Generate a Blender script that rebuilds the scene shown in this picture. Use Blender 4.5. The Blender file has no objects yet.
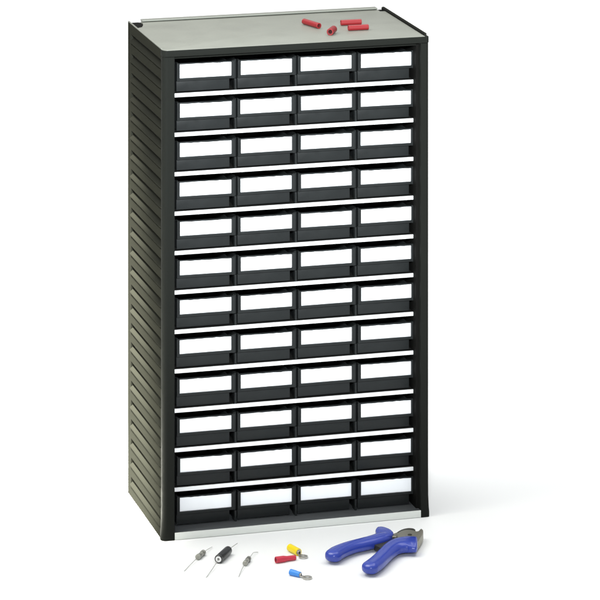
import bpy, bmesh, math, random
from mathutils import Vector, Matrix
random.seed(7)
U = 0.001                      # everything below is written in millimetres
W, D, H = 312.4, 177.2, 550.0  # cabinet
sc = bpy.context.scene
col = sc.collection

# ------------------------------------------------------------------ materials
def nd(nt, t, **k):
    n = nt.nodes.new(t)
    for a, v in k.items(): setattr(n, a, v)
    return n

def mat(name, rgb, rough=.5, metal=0., spec=.5, grain=None, bump=0., var=0., rvar=0., aniso=None, trans=0., coat=0.):
    """grain = noise scale (1/m); var = relative colour variation; rvar = roughness variation"""
    m = bpy.data.materials.new(name); m.use_nodes = True
    nt = m.node_tree; b = nt.nodes['Principled BSDF']
    b.inputs['Base Color'].default_value = (*rgb, 1)
    b.inputs['Roughness'].default_value = rough
    b.inputs['Metallic'].default_value = metal
    b.inputs['Specular IOR Level'].default_value = spec
    b.inputs['Transmission Weight'].default_value = trans
    b.inputs['Coat Weight'].default_value = coat
    if grain:
        tc = nd(nt, 'ShaderNodeTexCoord'); mp = nd(nt, 'ShaderNodeMapping')
        if aniso: mp.inputs['Scale'].default_value = aniso
        nt.links.new(tc.outputs['Object'], mp.inputs[0])
        n1 = nd(nt, 'ShaderNodeTexNoise'); n1.inputs['Scale'].default_value = grain; n1.inputs['Detail'].default_value = 5
        n2 = nd(nt, 'ShaderNodeTexNoise'); n2.inputs['Scale'].default_value = grain/28; n2.inputs['Detail'].default_value = 4
        for n in (n1, n2): nt.links.new(mp.outputs[0], n.inputs['Vector'])
        if var:
            mx = nd(nt, 'ShaderNodeMix', data_type='RGBA')
            mx.inputs[6].default_value = (*[max(0, c*(1-var)) for c in rgb], 1)
            mx.inputs[7].default_value = (*[min(1, c*(1+var)) for c in rgb], 1)
            ad = nd(nt, 'ShaderNodeMath', operation='ADD'); ad.use_clamp = True
            h1 = nd(nt, 'ShaderNodeMath', operation='MULTIPLY'); h1.inputs[1].default_value = .5
            h2 = nd(nt, 'ShaderNodeMath', operation='MULTIPLY'); h2.inputs[1].default_value = .5
            nt.links.new(n1.outputs[0], h1.inputs[0]); nt.links.new(n2.outputs[0], h2.inputs[0])
            nt.links.new(h1.outputs[0], ad.inputs[0]); nt.links.new(h2.outputs[0], ad.inputs[1])
            nt.links.new(ad.outputs[0], mx.inputs[0]); nt.links.new(mx.outputs[2], b.inputs['Base Color'])
        if rvar:
            mr = nd(nt, 'ShaderNodeMapRange')
            mr.inputs[1].default_value = .3; mr.inputs[2].default_value = .7
            mr.inputs[3].default_value = max(0, rough-rvar); mr.inputs[4].default_value = min(1, rough+rvar)
            nt.links.new(n2.outputs[0], mr.inputs[0]); nt.links.new(mr.outputs[0], b.inputs['Roughness'])
        if bump:
            bp = nd(nt, 'ShaderNodeBump'); bp.inputs['Strength'].default_value = bump; bp.inputs['Distance'].default_value = .0004
            nt.links.new(n1.outputs[0], bp.inputs['Height']); nt.links.new(bp.outputs[0], b.inputs['Normal'])
    return m

M = dict(
    floor=mat('white_paper', (.84, .85, .845), .9, spec=.05, grain=300, var=.008),
    frame=mat('charcoal_plastic', (.0105, .0115, .0100), .6, spec=.05, grain=1400, bump=.12, var=.10, rvar=.08),
    side=mat('olive_grey_plastic', (.0190, .0194, .0158), .6, spec=.0, grain=1800, bump=.15, var=.05, rvar=.03),
    body=mat('drawer_plastic', (.0132, .0150, .0155), .38, spec=.18, grain=1600, bump=.10, var=.12, rvar=.08),
    gloss=mat('polished_drawer_plastic', (.016, .018, .018), .16, spec=.8),
    dark=mat('dark_inner_plastic', (.012, .012, .011), .7, spec=.15),
    black=mat('black_rim_and_corner_shade', (.007, .007, .0065), .7, spec=.03),
    pan=mat('grey_green_tray', (.19, .197, .171), .42, spec=.35, grain=900, bump=.05, var=.14, rvar=.06),
    lip=mat('pale_metal_lip', (.17, .178, .155), .35, spec=.5, grain=900, var=.04),
    strip=mat('white_shelf_edge', (.78, .79, .795), .45, spec=.4, grain=900, var=.03),
    alu=mat('brushed_base_strip', (.62, .64, .61), .5, spec=.4, grain=1500, var=.09, aniso=(.12, 1, 1)),
    base=mat('grey_base_shelf', (.070, .075, .078), .35, spec=.6, grain=1200, var=.1),
    card=mat('white_card', (.90, .92, .95), .6, spec=.25, grain=500, var=.012),
    blue=mat('blue_vinyl', (.029, .056, .37), .24, spec=.6, grain=900, bump=.01, var=.04),
    steel=mat('dull_steel', (.27, .26, .215), .42, metal=.7, grain=1600, bump=.15, var=.3, aniso=(1, .3, 1)),
    dsteel=mat('dark_and_shaded_steel', (.05, .048, .04), .5, metal=.6, grain=1600, var=.25),
    wire=mat('tinned_wire', (.62, .62, .60), .35, metal=.85),
    tin=mat('tinned_terminal', (.55, .53, .48), .3, metal=.9, grain=1500, var=.15),
    glass=mat('grey_component_body', (.30, .30, .26), .25, spec=.6, grain=1800, var=.35),
    gdark=mat('grey_component_band', (.12, .12, .11), .35, spec=.5),
    cap=mat('black_sleeve', (.018, .018, .018), .28, spec=.6, grain=1500, var=.2),
    capw=mat('white_end_disc', (.85, .85, .84), .5),
    yel=mat('yellow_sleeve', (.85, .66, .01), .35, spec=.4, grain=1500, var=.06),
    red=mat('red_sleeve', (.55, .035, .065), .38, spec=.4, grain=1500, var=.10),
    tube=mat('red_tube', (.19, .009, .012), .40, spec=.45, grain=1500, var=.10),
    tubein=mat('dark_red_bore', (.09, .012, .012), .6),
    lblue=mat('light_blue_sleeve', (.06, .28, .78), .38, spec=.4, grain=1500, var=.06),
)

# ------------------------------------------------------------------ mesh tools
class MB:
    def __init__(s): s.bm = bmesh.new()
    def _add(s, b, mi=0):
        me = bpy.data.meshes.new('t'); 
        for f in b.faces: f.material_index = mi
        b.to_mesh(me); b.free(); s.bm.from_mesh(me); bpy.data.meshes.remove(me); return s
    def box(s, x0, x1, y0, y1, z0, z1, bev=0., seg=2, mi=0):
        b = bmesh.new(); bmesh.ops.create_cube(b, size=1)
        for v in b.verts: v.co = Vector(((x0+x1)/2+v.co.x*(x1-x0), (y0+y1)/2+v.co.y*(y1-y0), (z0+z1)/2+v.co.z*(z1-z0)))
        if bev: bmesh.ops.bevel(b, geom=b.edges[:], offset=bev, segments=seg, affect='EDGES', profile=.6)
        return s._add(b, mi)
    def prism(s, pts, z0, z1, bev=0., seg=2, mi=0):
        b = bmesh.new()
        a = [b.verts.new((x, y, z0)) for x, y in pts]; c = [b.verts.new((x, y, z1)) for x, y in pts]
        n = len(pts)
        b.faces.new(a[::-1]); b.faces.new(c)
        for i in range(n): b.faces.new((a[i], a[(i+1) % n], c[(i+1) % n], c[i]))
        bmesh.ops.recalc_face_normals(b, faces=b.faces[:])
        if bev:
            es = [e for e in b.edges if abs(e.verts[0].co.z-e.verts[1].co.z) < 1e-6]
            bmesh.ops.bevel(b, geom=es, offset=bev, segments=seg, affect='EDGES', profile=.6)
        return s._add(b, mi)
    def sweep(s, path, rw, rt=None, seg=20, up=(0, 0, 1), cap=True, mi=0, power=1.):
        """tube along path with half-width rw (across, in plane) and half-thickness rt (along up)"""
        b = bmesh.new(); P = [Vector(p) for p in path]; up = Vector(up)
        n = len(P)
        if not hasattr(rw, '__len__'): rw = [rw]*n
        if rt is None: rt = rw
        if not hasattr(rt, '__len__'): rt = [rt]*n
        rings = []
        for i, p in enumerate(P):
            t = (P[min(i+1, n-1)]-P[max(i-1, 0)]).normalized()
            w = t.cross(up).normalized(); u = w.cross(t).normalized()
            r = []
            for k in range(seg):
                a = 2*math.pi*k/seg; ca, sa = math.cos(a), math.sin(a)
                ca = math.copysign(abs(ca)**power, ca); sa = math.copysign(abs(sa)**power, sa)
                r.append(b.verts.new(p+w*(rw[i]*ca)+u*(rt[i]*sa)))
            rings.append(r)
        for i in range(n-1):
            for k in range(seg):
                b.faces.new((rings[i][k], rings[i][(k+1) % seg], rings[i+1][(k+1) % seg], rings[i+1][k]))
        if cap: b.faces.new(rings[0][::-1]); b.faces.new(rings[-1])
        bmesh.ops.recalc_face_normals(b, faces=b.faces[:])
        return s._add(b, mi)
    def lathe(s, a, c, prof, seg=28, mi=0, closed=False):
        """prof: (t along a->c in mm, radius) revolved round the axis"""
        a = Vector(a); c = Vector(c); t = (c-a).normalized()
        w = t.cross(Vector((0, 0, 1))).normalized(); u = w.cross(t)
        b = bmesh.new(); rings = []
        for (d, r) in prof:
            rings.append([b.verts.new(a+t*d+w*(r*math.cos(2*math.pi*k/seg))+u*(r*math.sin(2*math.pi*k/seg))) for k in range(seg)])
        m = len(prof)
        for i in range(m if closed else m-1):
            q, q2 = rings[i], rings[(i+1) % m]
            for k in range(seg): b.faces.new((q[k], q[(k+1) % seg], q2[(k+1) % seg], q2[k]))
        if not closed: b.faces.new(rings[0][::-1]); b.faces.new(rings[-1])
        bmesh.ops.recalc_face_normals(b, faces=b.faces[:])
        return s._add(b, mi)
    def mesh(s, name, mats, ang=32):
        for v in s.bm.verts: v.co *= U
        me = bpy.data.meshes.new(name); s.bm.to_mesh(me); s.bm.free()
        for m in (mats if isinstance(mats, (list, tuple)) else [mats]): me.materials.append(m)
        for p in me.polygons: p.use_smooth = True
        me.set_sharp_from_angle(angle=math.radians(ang))
        return me
    def build(s, name, mats, parent=None, ang=32, loc=None):
        o = bpy.data.objects.new(name, s.mesh(name, mats, ang)); col.objects.link(o)
        if parent: o.parent = parent
        if loc: o.location = Vector(loc)*U
        return o

def link(name, me, parent=None, loc=(0, 0, 0)):
    o = bpy.data.objects.new(name, me); col.objects.link(o)
    if parent: o.parent = parent
    o.location = Vector(loc)*U
    return o

def thing(name, loc, label, cat, group=None):
    o = bpy.data.objects.new(name, None); col.objects.link(o); o.location = Vector(loc)*U
    o.empty_display_size = .02
    o['label'] = label; o['category'] = cat
    if group: o['group'] = group
    return o

def smooth(pts, n=6):
    """Catmull-Rom through tuples of any length"""
    out = []; L = len(pts)
    for i in range(L-1):
        p0, p1, p2, p3 = pts[max(i-1, 0)], pts[i], pts[i+1], pts[min(i+2, L-1)]
        for k in range(n):
            t = k/n
            out.append(tuple(.5*((2*b)+(c-a)*t+(2*a-5*b+4*c-d)*t*t+(-a+3*b-3*c+d)*t**3) for a, b, c, d in zip(p0, p1, p2, p3)))
    out.append(tuple(pts[-1])); return out

# ------------------------------------------------------------------ setting
fl = MB(); b = bmesh.new()
bmesh.ops.create_grid(b, x_segments=4, y_segments=4, size=30000); fl._add(b)
floor = fl.build('floor', M['floor']); floor['kind'] = 'structure'

# ------------------------------------------------------------------ cabinet
cab = thing('drawer_cabinet', (W/2, D/2, 0), 'tall dark grey cabinet of forty-eight small drawers with blank white cards, ribbed sides', 'cabinet')
OFF = Vector((-W/2, -D/2, 0))*U
def part(mb, name, mats, parent=cab, ang=32):
    o = mb.build(name, mats, parent, ang)
    if parent is cab: o.location = OFF
    return o

XL, XR, YR = 13.7, 303.0, 20.0       # opening of the front frame, plane of the drawers
R = 5.9
def arc(cx, cy, r, a0, a1, n=8):
    return [(cx+r*math.cos(math.radians(a0+(a1-a0)*i/n)), cy+r*math.sin(math.radians(a0+(a1-a0)*i/n))) for i in range(n+1)]

# front frame: two posts with a rounded outer corner, lofted up so that the foot flares a little
def loft(mb, secs):
    b = bmesh.new(); rs = []
    for z, pts in secs: rs.append([b.verts.new((x, y, z)) for x, y in pts])
    n = len(rs[0])
    for i in range(len(rs)-1):
        for k in range(n): b.faces.new((rs[i][k], rs[i][(k+1) % n], rs[i+1][(k+1) % n], rs[i+1][k]))
    b.faces.new(rs[0][::-1]); b.faces.new(rs[-1])
    bmesh.ops.recalc_face_normals(b, faces=b.faces[:])
    mb._add(b)
def post_left(f):
    return [(-f, 9.0)]+[(x-f, y) for x, y in arc(R, R, R, 180, 270)]+[(XL-.6, 0), (XL, .6), (XL, 9.0)]
def post_right(f):
    return [(XR, 9.0), (XR, .6), (XR+.6, 0)]+[(x+f, y) for x, y in arc(W-3.2, 3.2, 3.2, 270, 360)]+[(W+f, 9.0)]
zs = [(0, 1.3), (5, 1.3), (12, .7), (24, .15), (40, 0), (541.9, 0)]
for fn in (post_left, post_right):
    mb = MB(); loft(mb, [(z, fn(f)) for z, f in zs]); part(mb, 'front_post', M['frame'])
# header bar across the top, a hair proud of the posts
mb = MB()
mb.prism([(-.4, 9.2)]+arc(R-.4, R-.5, R, 180, 270)+arc(W+.4-3.2, -.5+3.2, 3.2, 270, 360)+[(W+.4, 9.2)], 542.3, 549.4, bev=.7, seg=3)
mb.box(XL-1, XR+1, 9.3, 24, 538.2, 548.4)
part(mb, 'front_header', M['frame'])

# side panels: saw-tooth ribs pressed into the outer face
def side_panel(sx):
    """sx=+1: left panel (outer face at x=0, inside towards +x); -1 mirrored at x=W"""
    Y0, Y1, YB = 9.0, 160.5, D
    X = lambda d: d if sx > 0 else W-d
    b = bmesh.new()
    NR, ZT0, P = 24, 15.5, 22.38
    shape = [(0, 8.0), (.5, 7.8), (4.0, 4.7), (4.0, 4.2), (2.3, 2.5), (0, .6), (-1.0, -.3), (-1.5, -1.1), (-1.4, -1.7), (-.8, -2.2), (0, -2.4), (1.3, -2.6), (1.3, -3.1), (0, -3.9)]
    prof = [(0, 0.0)]
    for i in range(NR):
        zt = ZT0+P*i
        prof += [(d, zt+z) for d, z in reversed(shape)]
    prof += [(0, 549.6)]
    F0 = [b.verts.new((X(d*.12), Y0, z)) for d, z in prof]; F = [b.verts.new((X(d), Y0+4.5, z)) for d, z in prof]; K = [b.verts.new((X(d), Y1, z)) for d, z in prof]
    n = len(prof)
    for i in range(n-1):
        b.faces.new((F[i], F[i+1], K[i+1], K[i])); b.faces.new((F0[i], F0[i+1], F[i+1], F[i]))
    # end walls of each rib
    m = len(shape)
    for i in range(NR):
        s = 1+i*m
        idx = list(range(s, s+m))
        for ring in (F0, K):
            cuts = [q for q in range(m) if abs(shape[m-1-q][0]) < 1e-9]
            for q0, q1 in zip(cuts, cuts[1:]): b.faces.new([ring[j] for j in idx[q0:q1+1]])
    # plain back margin
    flat = [(0, 0.0)]+[p for p in prof if abs(p[0]) < 1e-9 and 0 < p[1] < 549.6]+[(0, 549.6)]
    kidx = [j for j, p in enumerate(prof) if abs(p[0]) < 1e-9]
    kb = [b.verts.new((X(0), YB-1.2, prof[j][1])) for j in kidx]
    kc = [b.verts.new((X(.35), YB-.35, prof[j][1])) for j in kidx]
    kd = [b.verts.new((X(1.2), YB, prof[j][1])) for j in kidx]
    for a in range(len(kidx)-1):
        b.faces.new((K[kidx[a]], K[kidx[a+1]], kb[a+1], kb[a]))
        b.faces.new((kb[a], kb[a+1], kc[a+1], kc[a])); b.faces.new((kc[a], kc[a+1], kd[a+1], kd[a]))
    bmesh.ops.recalc_face_normals(b, faces=b.faces[:])
    mb = MB(); mb._add(b)
    xa, xb = sorted((X(3.6), X(12.6)))
    mb.box(xa, xb, 9.2, D-.4, .4, 548.2, mi=1)
    # top rim over the panel edge
    if sx < 0: mb.box(W-2.4, W+.3, 9.4, D+.2, 547.9, 551.4, bev=.5)
    xa, xb = sorted((X(.05), X(3.8)))
    mb.box(xa, xb, 9.3, D-.3, .05, 1.2)
    return mb
for sx in (1, -1):
    o = part(side_panel(sx), 'side_panel', [M['side'], M['black']], ang=28)
mb = MB(); mb.box(W-4.4, W-2.15, 9.6, D-4, 548.3, 551.6, bev=.4)
part(mb, 'rim', M['black'])
mb = MB(); mb.box(3.7, W-3.7, D-3, D-.6, .3, 548.0)
part(mb, 'back_panel', M['dark'])

# top tray, its raised rear lip and the two corner cut-outs
mb = MB()
pan = arc(R+.9, R+.6, R, 190, 270)+[(W-4.4, .7), (W-4.4, 158), (W-10.4, 158), (W-10.4, D-5), (14.7, D-5), (14.7, 163), (12.5, 152), (8.4, 140), (2.6, 136), (2.6, D-.4), (.5, D-.4), (.5, R+.6)]
mb.prism(pan, 547.6, 549.75, bev=.3)
mb.box(.3, 1.7, 9.5, D-.2, 548.0, 550.6, bev=.35)
part(mb, 'top_tray', M['pan'])
mb = MB(); mb.box(14.9, W-10.8, 167, D+.3, 550.6, 551.9, bev=.5, seg=3); mb.box(15.4, W-11.4, 171, D-.2, 549, 551.2)
part(mb, 'rear_lip', M['lip'])
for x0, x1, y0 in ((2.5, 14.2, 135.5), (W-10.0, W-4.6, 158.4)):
    mb = MB(); mb.box(x0, x1, y0, D-.8, 538, 545.5)  # black block standing in for the shade inside the cut-out
    part(mb, 'corner_shade_block', M['black'])

# base and its bright front strip
mb = MB(); mb.box(XL+.05, XR-.05, .8, 170, .6, 8.0, bev=.3)
part(mb, 'base_shelf', M['base'])
mb = MB(); mb.box(XL+.1, XR-.1, -.1, .75, .5, 8.4, bev=.2)
part(mb, 'base_strip', M['alu'])

# shelves, dividers and drawers (built once, copied)
ZS = lambda r: 497.0-44.45*(r-1)+.0      # top of the shelf that row r stands on
mb = MB(); mb.box(XL-.9, XR+.9, YR+1.4, 172, -4.4, -.1); shelf_me = mb.mesh('shelf', M['dark'])
mb = MB(); mb.box(XL+.1, XR-.1, YR-.35, YR+1.35, -4.55, -.15, bev=.35); edge_me = mb.mesh('shelf_edge', M['strip'])
mb = MB()
mb.box(67.3, 69.6, YR+.5, YR+12, .05, 12.6, bev=.3)
mb.box(68.6, 70.2, YR+9, 168, .05, 33)
mb.box(67.6, 69.9, YR+5, YR+9.5, 12, 33.5)
fin_me = mb.mesh('divider', M['body'])

DW = 68.0
mb = MB()      # the tray and its front
mb.box(.3, 61.9, 3.2, 5.4, 1.0, 13.4, bev=.35)            # lower front, stops short on the right
mb.box(.6, DW-.7, 3.0, 5.2, 13.2, 32.6, bev=.2)           # plate behind the card
mb.box(.9, 2.7, 5.3, 138, 1.3, 31.0, bev=.3)              # side walls
mb.box(60.0, 61.8, 5.3, 138, 1.3, 31.0, bev=.3)
mb.box(2.6, 60.1, 5.3, 138, 1.2, 2.6)
mb.box(1.0, 61.7, 136.5, 138.2, 1.4, 29.5)
body_me = mb.mesh('drawer', M['body'])
mb = MB()      # the raised frame that holds the card: left, right and bottom bars, slanted inner faces
mb.box(0, 3.55, 0, 3.2, 13.0, 33.3, bev=.45, seg=3)
mb.box(63.9, DW, 0, 3.2, 13.0, 33.3, bev=.45, seg=3)
mb.box(3.3, 64.1, .15, 3.2, 13.1, 16.1, bev=.45, seg=3)
mb.box(0.3, 2.2, 2.2, 7.5, 31.2, 33.7, bev=.45, seg=3, mi=1)            # little ears that carry the glints
mb.box(DW-2.2, DW-.3, 2.2, 7.5, 31.2, 33.7, bev=.45, seg=3, mi=1)
hold_me = mb.mesh('card_holder', [M['body'], M['gloss']])
def card_mesh(k):
    rnd = random.Random(k); mb = MB(); b = bmesh.new()
    n = 14; top = []; bot = []
    for i in range(n+1):
        x = 3.7+(63.75-3.7)*i/n
        yy = 2.25+.25*math.sin(i/n*math.pi*rnd.uniform(.8, 1.3)+rnd.uniform(0, 2))
        zt = 31.3+rnd.uniform(-.25, .25)
        bot.append((x, yy, 15.9)); top.append((x, yy, zt))
    fr = [[b.verts.new((p[0], p[1]+dy, p[2])) for p in row] for row in (bot, top) for dy in (0, .28)]
    fb, bb, ft, bt = fr
    for i in range(n):
        b.faces.new((fb[i], fb[i+1], ft[i+1], ft[i])); b.faces.new((bb[i+1], bb[i], bt[i], bt[i+1]))
        b.faces.new((ft[i], ft[i+1], bt[i+1], bt[i])); b.faces.new((fb[i+1], fb[i], bb[i], bb[i+1]))
    b.faces.new((fb[0], ft[0], bt[0], bb[0])); b.faces.new((ft[n], fb[n], bb[n], bt[n]))
    bmesh.ops.recalc_face_normals(b, faces=b.faces[:]); mb._add(b)
    return mb.mesh('card', M['card'])
cards = [card_mesh(k) for k in range(6)]
rj = random.Random(3)
for r in range(1, 13):
    z = ZS(r)
    if r < 12:
        s = link('shelf', shelf_me, cab); s.location = OFF+Vector((0, 0, z))*U
        link('shelf_edge', edge_me, s)
    for c in range(4):
        x = 21.0+70.95*c
        jx, jz, jy = rj.uniform(-.25, .25), rj.uniform(-.12, .12), rj.uniform(-.6, .8)
        d = link('drawer', body_me, cab); d.location = OFF+Vector((x+jx, YR+jy, z+jz+.15))*U
        d.rotation_euler = (0, math.radians(rj.uniform(-.22, .22)), math.radians(rj.uniform(-.12, .12)))
        link('card_holder', hold_me, d)
        link('card', cards[rj.randrange(6)], d, (rj.uniform(-.1, .1), 0, rj.uniform(-.2, .15)))
        if c < 3:
            f = link('divider', fin_me, cab); f.location = OFF+Vector((x, 0, z))*U

# ------------------------------------------------------------------ red tubes on top
TZ = 549.8
def tube(a, c, r, label):
    a = Vector(a); c = Vector(c); m = (a+c)/2; L = (c-a).length
    t = thing('red_tube', (m.x, m.y, TZ), label, 'sleeve', 'red sleeves lying on the cabinet top')
    A = Vector((a.x-m.x, a.y-m.y, r)); B = Vector((c.x-m.x, c.y-m.y, r)); ri = r*.70
    mb = MB(); mb.lathe(A, B, [(0, ri), (0, r-.25), (.25, r), (L-.25, r), (L, r-.25), (L, ri)], closed=True)
    mb.build('sleeve', M['tube'], t)
    mb = MB(); mb.lathe(A, B, [(.9, ri+.1), (.9, ri*.78), (L-.9, ri*.78), (L-.9, ri+.1)], closed=True)
    mb.build('bore', M['tubein'], t)
tube((193.8, 106.5), (203.3, 75.5), 3.3, 'red sleeve on the cabinet top, leftmost, its open end turned to the viewer')
tube((213.5, 49.5), (204.6, 34), 4.0, 'short red sleeve seen end-on, nearest the front edge of the cabinet top')
tube((232.8, 87.2), (257.3, 86.5), 3.2, 'red sleeve lying sideways on the cabinet top, the rear one of the close pair')
tube((232.4, 55.0), (256.4, 54.6), 3.2, 'red sleeve lying sideways on the cabinet top, the front one of the close pair')

# ------------------------------------------------------------------ axial components on the floor
def axial(name, base, label, path, bodyA, bodyB, prof, bmat, bands=(), wr=.37):
    mx = [(bodyA[i]+bodyB[i])/2 for i in range(3)]
    t = thing(name, (mx[0], mx[1], 0), label, base, 'electronic parts with wire leads lying on the floor')
    sh = lambda p: Vector((p[0]-mx[0], p[1]-mx[1], p[2]))
    mb = MB(); mb.lathe(sh(bodyA), sh(bodyB), prof, seg=28); bo = mb.build('body', bmat, t, ang=40)
    for pp in path:
        mb = MB(); mb.sweep([sh(p) for p in smooth(pp, 5)], wr, seg=10); mb.build('wire_lead', M['wire'], t)
    for d0, d1, r, m in bands:
        mb = MB(); mb.lathe(sh(bodyA), sh(bodyB), [(d0, r-.6), (d0, r), (d1, r), (d1, r-.6)], closed=True); mb.build('band', m, bo)
    return t, bo, sh
pr = [(0, .6), (.15, 2.3), (.8, 3.0), (3.2, 3.05), (4.4, 2.6), (9, 2.5), (13.2, 2.6), (14.6, 3.05), (16.4, 3.0), (17.2, 2.2), (17.4, .6)]
axial('axial_resistor', 'resistor', 'small grey component with straight wire leads, leftmost on the floor',
      [[(0.2, -100.5, .5), (11, -85.5, 1.8), (23.4, -68.5, 3.05)], [(33.4, -55.0, 3.05), (40, -46, 2.6), (47.9, -35.2, 1.2)]],
      (22.6, -69.6, 3.1), (33.9, -54.3, 3.1), [(a*1.08, r) for a, r in pr], M['glass'], [(4.8, 6.4, 2.7, M['gdark']), (13.0, 14.4, 2.86, M['gdark'])])
axial('axial_resistor', 'resistor', 'small grey component with its upper wire lead bent, between black capacitor and red terminal',
      [[(53.1, -133.5, .5), (60, -118.5, 1.8), (68.3, -101.8, 2.9)], [(77.0, -86.8, 2.9), (82.4, -77.5, 3.2), (86.5, -70.6, 3.0), (92.9, -65.2, 1.0)]],
      (67.9, -102.6, 2.9), (77.3, -86.3, 2.9), [(a*1.08, r*.92) for a, r in pr], M['glass'], [(3.6, 5.2, 2.75, M['gdark']), (12.0, 15.2, 2.8, M['gdark'])])
t, bo, sh = axial('axial_capacitor', 'capacitor', 'black cylindrical capacitor with white end disc and two thin wire leads',
      [[(18.4, -126.5, .5), (31, -106, 2.6), (43.5, -84.0, 4.7)], [(60.0, -60.5, 4.7), (68, -49, 4.2), (76.9, -35.4, 2.6)]],
      (42.2, -86.2, 4.75), (60.7, -59.6, 4.75), [(0.6, 3.3), (0.05, 3.5), (0, 4.2), (.5, 4.65), (2.2, 4.7), (2.9, 4.45), (3.6, 4.7), (29.5, 4.7), (31.4, 4.5), (32.3, 3.7), (32.4, .8)], M['cap'], wr=.40)
mb = MB(); mb.lathe(sh((42.2, -86.2, 4.75)), sh((60.7, -59.6, 4.75)), [(.25, .9), (.2, 3.35), (.9, 3.35), (.9, .9)]); mb.build('end_disc', M['capw'], bo)
mb = MB(); mb.lathe(sh((42.2, -86.2, 4.75)), sh((60.7, -59.6, 4.75)), [(.02, .25), (.02, 1.25), (.6, 1.3), (.6, .3)]); mb.build('centre_pin', M['gdark'], bo)

# ------------------------------------------------------------------ crimp terminals
def ring_lug(mb, a, dirv, r, w, z, neck):
    """flat washer-shaped tongue: neck from a, ring of centre-line radius r; thickness .9"""
    d = Vector((dirv[0], dirv[1])).normalized(); n = Vector((-d.y, d.x)); a = Vector(a)
    c = a+d*(neck+r); b = bmesh.new(); N = 36; th = .9
    lo = []; hi = []
    for k in range(N):
        t = 2*math.pi*k/N; e = d*math.cos(t)+n*math.sin(t)
        row = []
        for rr, zz in ((r-w, z), (r+w, z), (r+w, z+th), (r-w, z+th)):
            p = c+e*rr; row.append(b.verts.new((p.x, p.y, zz)))
        lo.append(row)
    for k in range(N):
        p, q = lo[k], lo[(k+1) % N]
        for j in range(4): b.faces.new((p[j], p[(j+1) % 4], q[(j+1) % 4], q[j]))
    bmesh.ops.recalc_face_normals(b, faces=b.faces[:]); mb._add(b)
    p0 = a-d*1.0; p1 = a+d*(neck+w*.6); hw0, hw1 = w*1.1, w*1.5
    mb.prism([tuple(p0+n*hw0), tuple(p1+n*hw1), tuple(p1-n*hw1), tuple(p0-n*hw0)], z+.05, z+th+.35)
def terminal(name, label, a, c, r, prof, smat, lug=None, hollow_end=0):
    t = thing(name, (a[0], a[1], 0), label, 'terminal', 'insulated crimp terminals lying on the floor')
    o = Vector((a[0], a[1], 0)); A = Vector(a)-o; C = Vector(c)-o
    mb = MB(); mb.lathe(A, C, prof, closed=True, seg=32); mb.build('sleeve', smat, t, ang=40)
    L = (C-A).length
    ri = prof[0][1]
    mb = MB()
    mb.lathe(A, C, [(1.5, ri-.05), (1.5, ri*.5), (L-hollow_end, ri*.5), (L-hollow_end, ri-.05)], closed=True)
    mb.build('barrel', M['gdark'] if not lug else M['tin'], t)
    if lug:
        d = (C-A).normalized(); e = C+d*lug['gap']
        mb = MB(); mb.lathe(C-d*2.5, C+d*(lug['gap']+1), [(0, ri*.45), (0, ri*.78), (2.5+lug['gap'], ri*.62), (3.0+lug['gap'], ri*.45)], closed=True)
        mb.build('crimp_neck', M['tin'], t)
        mb = MB(); ring_lug(mb, (e.x, e.y), lug.get('dir', (d.x, d.y)), lug['r'], lug['w'], lug['z'], lug['neck']); mb.build('ring', M['tin'], t)
def sleeve_prof(L, r, ri, waist=None):
    if waist is None: return [(0, ri), (0, r-.35), (.35, r), (L-.35, r), (L, r-.35), (L, ri)]
    w0, w1, r2 = waist
    return [(0, ri), (0, r-.35), (.35, r), (w0, r), (w1, r2), (L-.35, r2), (L, r2-.3), (L, r2*.72), (w1, r2*.72), (w0, ri)]
aY, cY = (128.6, -67.5, 4.0), (134.2, -85.6, 3.9)
LY = (Vector(cY)-Vector(aY)).length
terminal('ring_terminal', 'yellow insulated ring terminal lying behind the red one', aY, cY, 4.0, sleeve_prof(LY, 4.0, 3.0), M['yel'],
         dict(gap=1.0, r=4.0, w=1.15, z=1.1, neck=3.2, dir=(5.0, -12.5)))
aR, cR = (103.3, -101.9, 3.6), (127.0, -97.8, 2.8)
LR = (Vector(cR)-Vector(aR)).length
terminal('push_on_terminal', 'red insulated push-on terminal with a wide open end', aR, cR, 3.6, sleeve_prof(LR, 3.55, 2.7, (9.5, 13.5, 2.75)), M['red'])
aB, cB = (109.0, -142.0, 3.3), (117.4, -152.6, 3.0)
LB = (Vector(cB)-Vector(aB)).length
terminal('ring_terminal', 'light blue insulated ring terminal lying nearest the viewer', aB, cB, 3.3, sleeve_prof(LB, 3.3, 2.4, (LB*.5, LB*.62, 2.95)), M['lblue'],
         dict(gap=.8, r=4.1, w=1.05, z=.9, neck=3.6, dir=(8.2, -7.0)))

# ------------------------------------------------------------------ side cutters
PX, PY = 262.6, -86.1
pl = thing('side_cutters', (PX, PY, 0), 'side cutting pliers with two curved blue handles, lying open on the floor', 'pliers')
def grip(rows, name='handle'):
    """rows: (x, y, z, half width, half thickness)"""
    s = smooth(rows, 7); first, last = s[0], s[-1]
    # round off the free end
    P = [Vector(p[:3]) for p in s]; t0 = (P[0]-P[1]).normalized()
    pre = []
    for k in range(6, 0, -1):
        a = k/6*math.pi/2
        pre.append((*(P[0]+t0*first[3]*.95*math.sin(a)), max(.25, first[3]*math.cos(a)), max(.25, first[4]*math.cos(a))))
    t1 = (P[-1]-P[-2]).normalized(); post = []
    for k in range(1, 6):
        a = k/5*math.pi/2*.93
        post.append((*(P[-1]+t1*2.2*math.sin(a)), last[3]*(.55+.45*math.cos(a)), last[4]*(.55+.45*math.cos(a))))
    s = pre+s+post
    mb = MB(); mb.sweep([(p[0]-PX, p[1]-PY, p[2]) for p in s], [p[3] for p in s], [p[4] for p in s], seg=32, power=.82)
    return mb.build(name, M['blue'], pl, ang=60)
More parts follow.
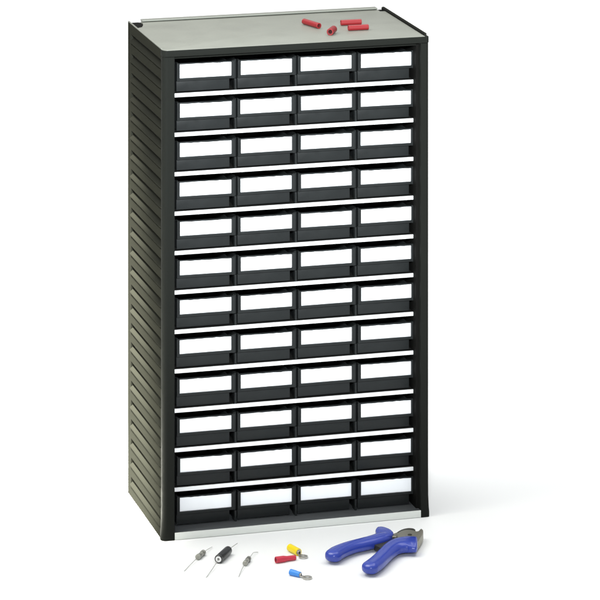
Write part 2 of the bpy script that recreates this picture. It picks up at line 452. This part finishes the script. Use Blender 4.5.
h1 = grip([(165.0, -118.0, 8.2, 9.6, 6.6), (172.5, -109.5, 8, 9.8, 6.5), (184.1, -101.0, 8, 9.3, 6.3), (196, -95.0, 8, 9.0, 6.2), (209, -90.5, 8, 9.2, 6.3), (222, -85.5, 8, 9.8, 6.4), (232, -80.0, 8, 10.0, 6.3), (240.5, -73.5, 8, 9.0, 5.4)])
h2 = grip([(193.0, -166.0, 8.2, 9.6, 6.6), (202.6, -155.0, 8, 9.6, 6.6), (213.5, -140.5, 8, 9.2, 6.5), (224.5, -125.5, 8, 9.2, 6.5), (235, -113.5, 8.2, 10.6, 6.6), (245, -107.5, 8.4, 14.5, 6.6), (255, -106.5, 8.4, 17.5, 6.4), (262.5, -108.5, 8.4, 17.8, 5.8)])
def plate(pts, z0, z1, m, name, bev=.9, parent=pl, ang=32):
    mb = MB(); mb.prism([(x-PX, y-PY) for x, y in pts], z0, z1, bev=bev, seg=3); return mb.build(name, m, parent, ang)
# cutter head: far jaw with its tang to the near handle, near jaw on top with its tang to the far handle
# thumb guard on the far handle
plate(smooth([(229.5, -63.0), (234.2, -54.6), (241.0, -55.2), (246.5, -66.5), (246.0, -79.0), (238.0, -86.5), (227.0, -86.0), (229.5, -63.0)], 4)[:-1], 2.6, 13.6, M['blue'], 'guard', bev=2.6, parent=h1, ang=60)
far = smooth([(243, -92), (245.6, -78.5), (252.4, -69.8), (260.5, -62.2), (268.5, -59.2), (274.0, -61.6), (275.6, -66.0)], 3)+[(273.2, -75.0), (268.0, -84.0), (262, -98), (252, -104)]
plate(far, 3.2, 10.4, M['dsteel'], 'jaw')
near = smooth([(246.5, -96), (249.0, -81.5), (254.6, -73.5), (262.0, -69.2), (269.5, -71.5), (273.6, -77.5)], 3)+[(276.0, -76.5), (279.0, -71.8), (281.8, -69.6), (282.0, -75.0)]+smooth([(280.2, -81.0), (277.0, -88.0), (271.5, -98.0), (263, -111), (252, -108)], 3)
plate(near, 2.4, 12.2, M['steel'], 'jaw', bev=1.3)
plate([(218, -96), (232, -84), (247.5, -79.5), (250.5, -90), (246, -104), (234, -112), (222, -108)], 2.4, 8.4, M['dsteel'], 'tang')  # tang plate coloured dark to stand for the shadow between the handles
plate([(241.5, -82), (246.0, -75.5), (252.5, -72.0), (253.5, -80), (247, -86)], 4.6, 11.2, M['steel'], 'neck')
mb = MB(); mb.lathe((262.4-PX, -87-PY, 11.6), (262.4-PX, -87-PY-.001, 12.9), [(0, 2.6), (1.0, 2.6), (1.3, 2.2), (1.3, .1)]) if False else mb.prism(arc(0, -.9, 2.5, 0, 337.5, 15), 11.5, 12.7, bev=.3)
mb.build('pivot', M['dsteel'], pl)

# ------------------------------------------------------------------ camera
yaw, f = 0.271157990, 3601.90442
cam = bpy.data.cameras.new('camera'); co = bpy.data.objects.new('camera', cam); col.objects.link(co); sc.camera = co
co.location = Vector((-932.815, -3928.869, 1361.266))*U
co.rotation_euler = (math.radians(90), 0, -yaw)
cam.sensor_width = 36; cam.lens = f/600*36; cam.shift_y = -(300+673.4828)/600
cam.clip_start = .1; cam.clip_end = 200

# ------------------------------------------------------------------ light
w = bpy.data.worlds.new('World'); sc.world = w; w.use_nodes = True
bg = w.node_tree.nodes['Background']; bg.inputs[0].default_value = (1, 1, 1, 1); bg.inputs[1].default_value = .43

def lamp(name, kind, loc, target, power, colr=(1, 1, 1), **k):
    l = bpy.data.lights.new(name, kind); o = bpy.data.objects.new(name, l); col.objects.link(o)
    o.location = loc; l.energy = power; l.color = colr
    for a, v in k.items(): setattr(l, a, v)
    d = Vector(target)-Vector(loc); o.rotation_euler = d.to_track_quat('-Z', 'Y').to_euler(); return o
# large overhead softbox
lamp('softbox', 'AREA', (.3, 1.9, 4.6), (.3, 1.9, 0), 300, shape='RECTANGLE', size=6, size_y=7)
# added unseen spot from the front, feathered off the lower half of the cabinet
lamp('added_front_spot', 'SPOT', (-.55, -2.6, 1.35), (.15, 0, 0.55), 850, (.93, .98, 1), spot_size=math.radians(23), spot_blend=1, shadow_soft_size=.15)
# smaller unseen softbox added high on the left, raking the ribbed side
lamp('added_left_softbox', 'AREA', (-1.15, .15, 2.3), (0, .09, .1), 26, (1, .985, .9), size=1.3)

# added unseen spot: feathered oval beam on the foot of the ribbed side
sl = lamp('added_side_spot', 'SPOT', (-.78, -.20, 2.3), (-.175, .142, 0), 4600, (1, .98, .86), spot_size=math.radians(18.7), spot_blend=.75, shadow_soft_size=.03)
sl.scale = (.56, 1, 1)

vs = sc.view_settings; vs.view_transform = 'Standard'; vs.look = 'None'; vs.exposure = 0; vs.gamma = 1
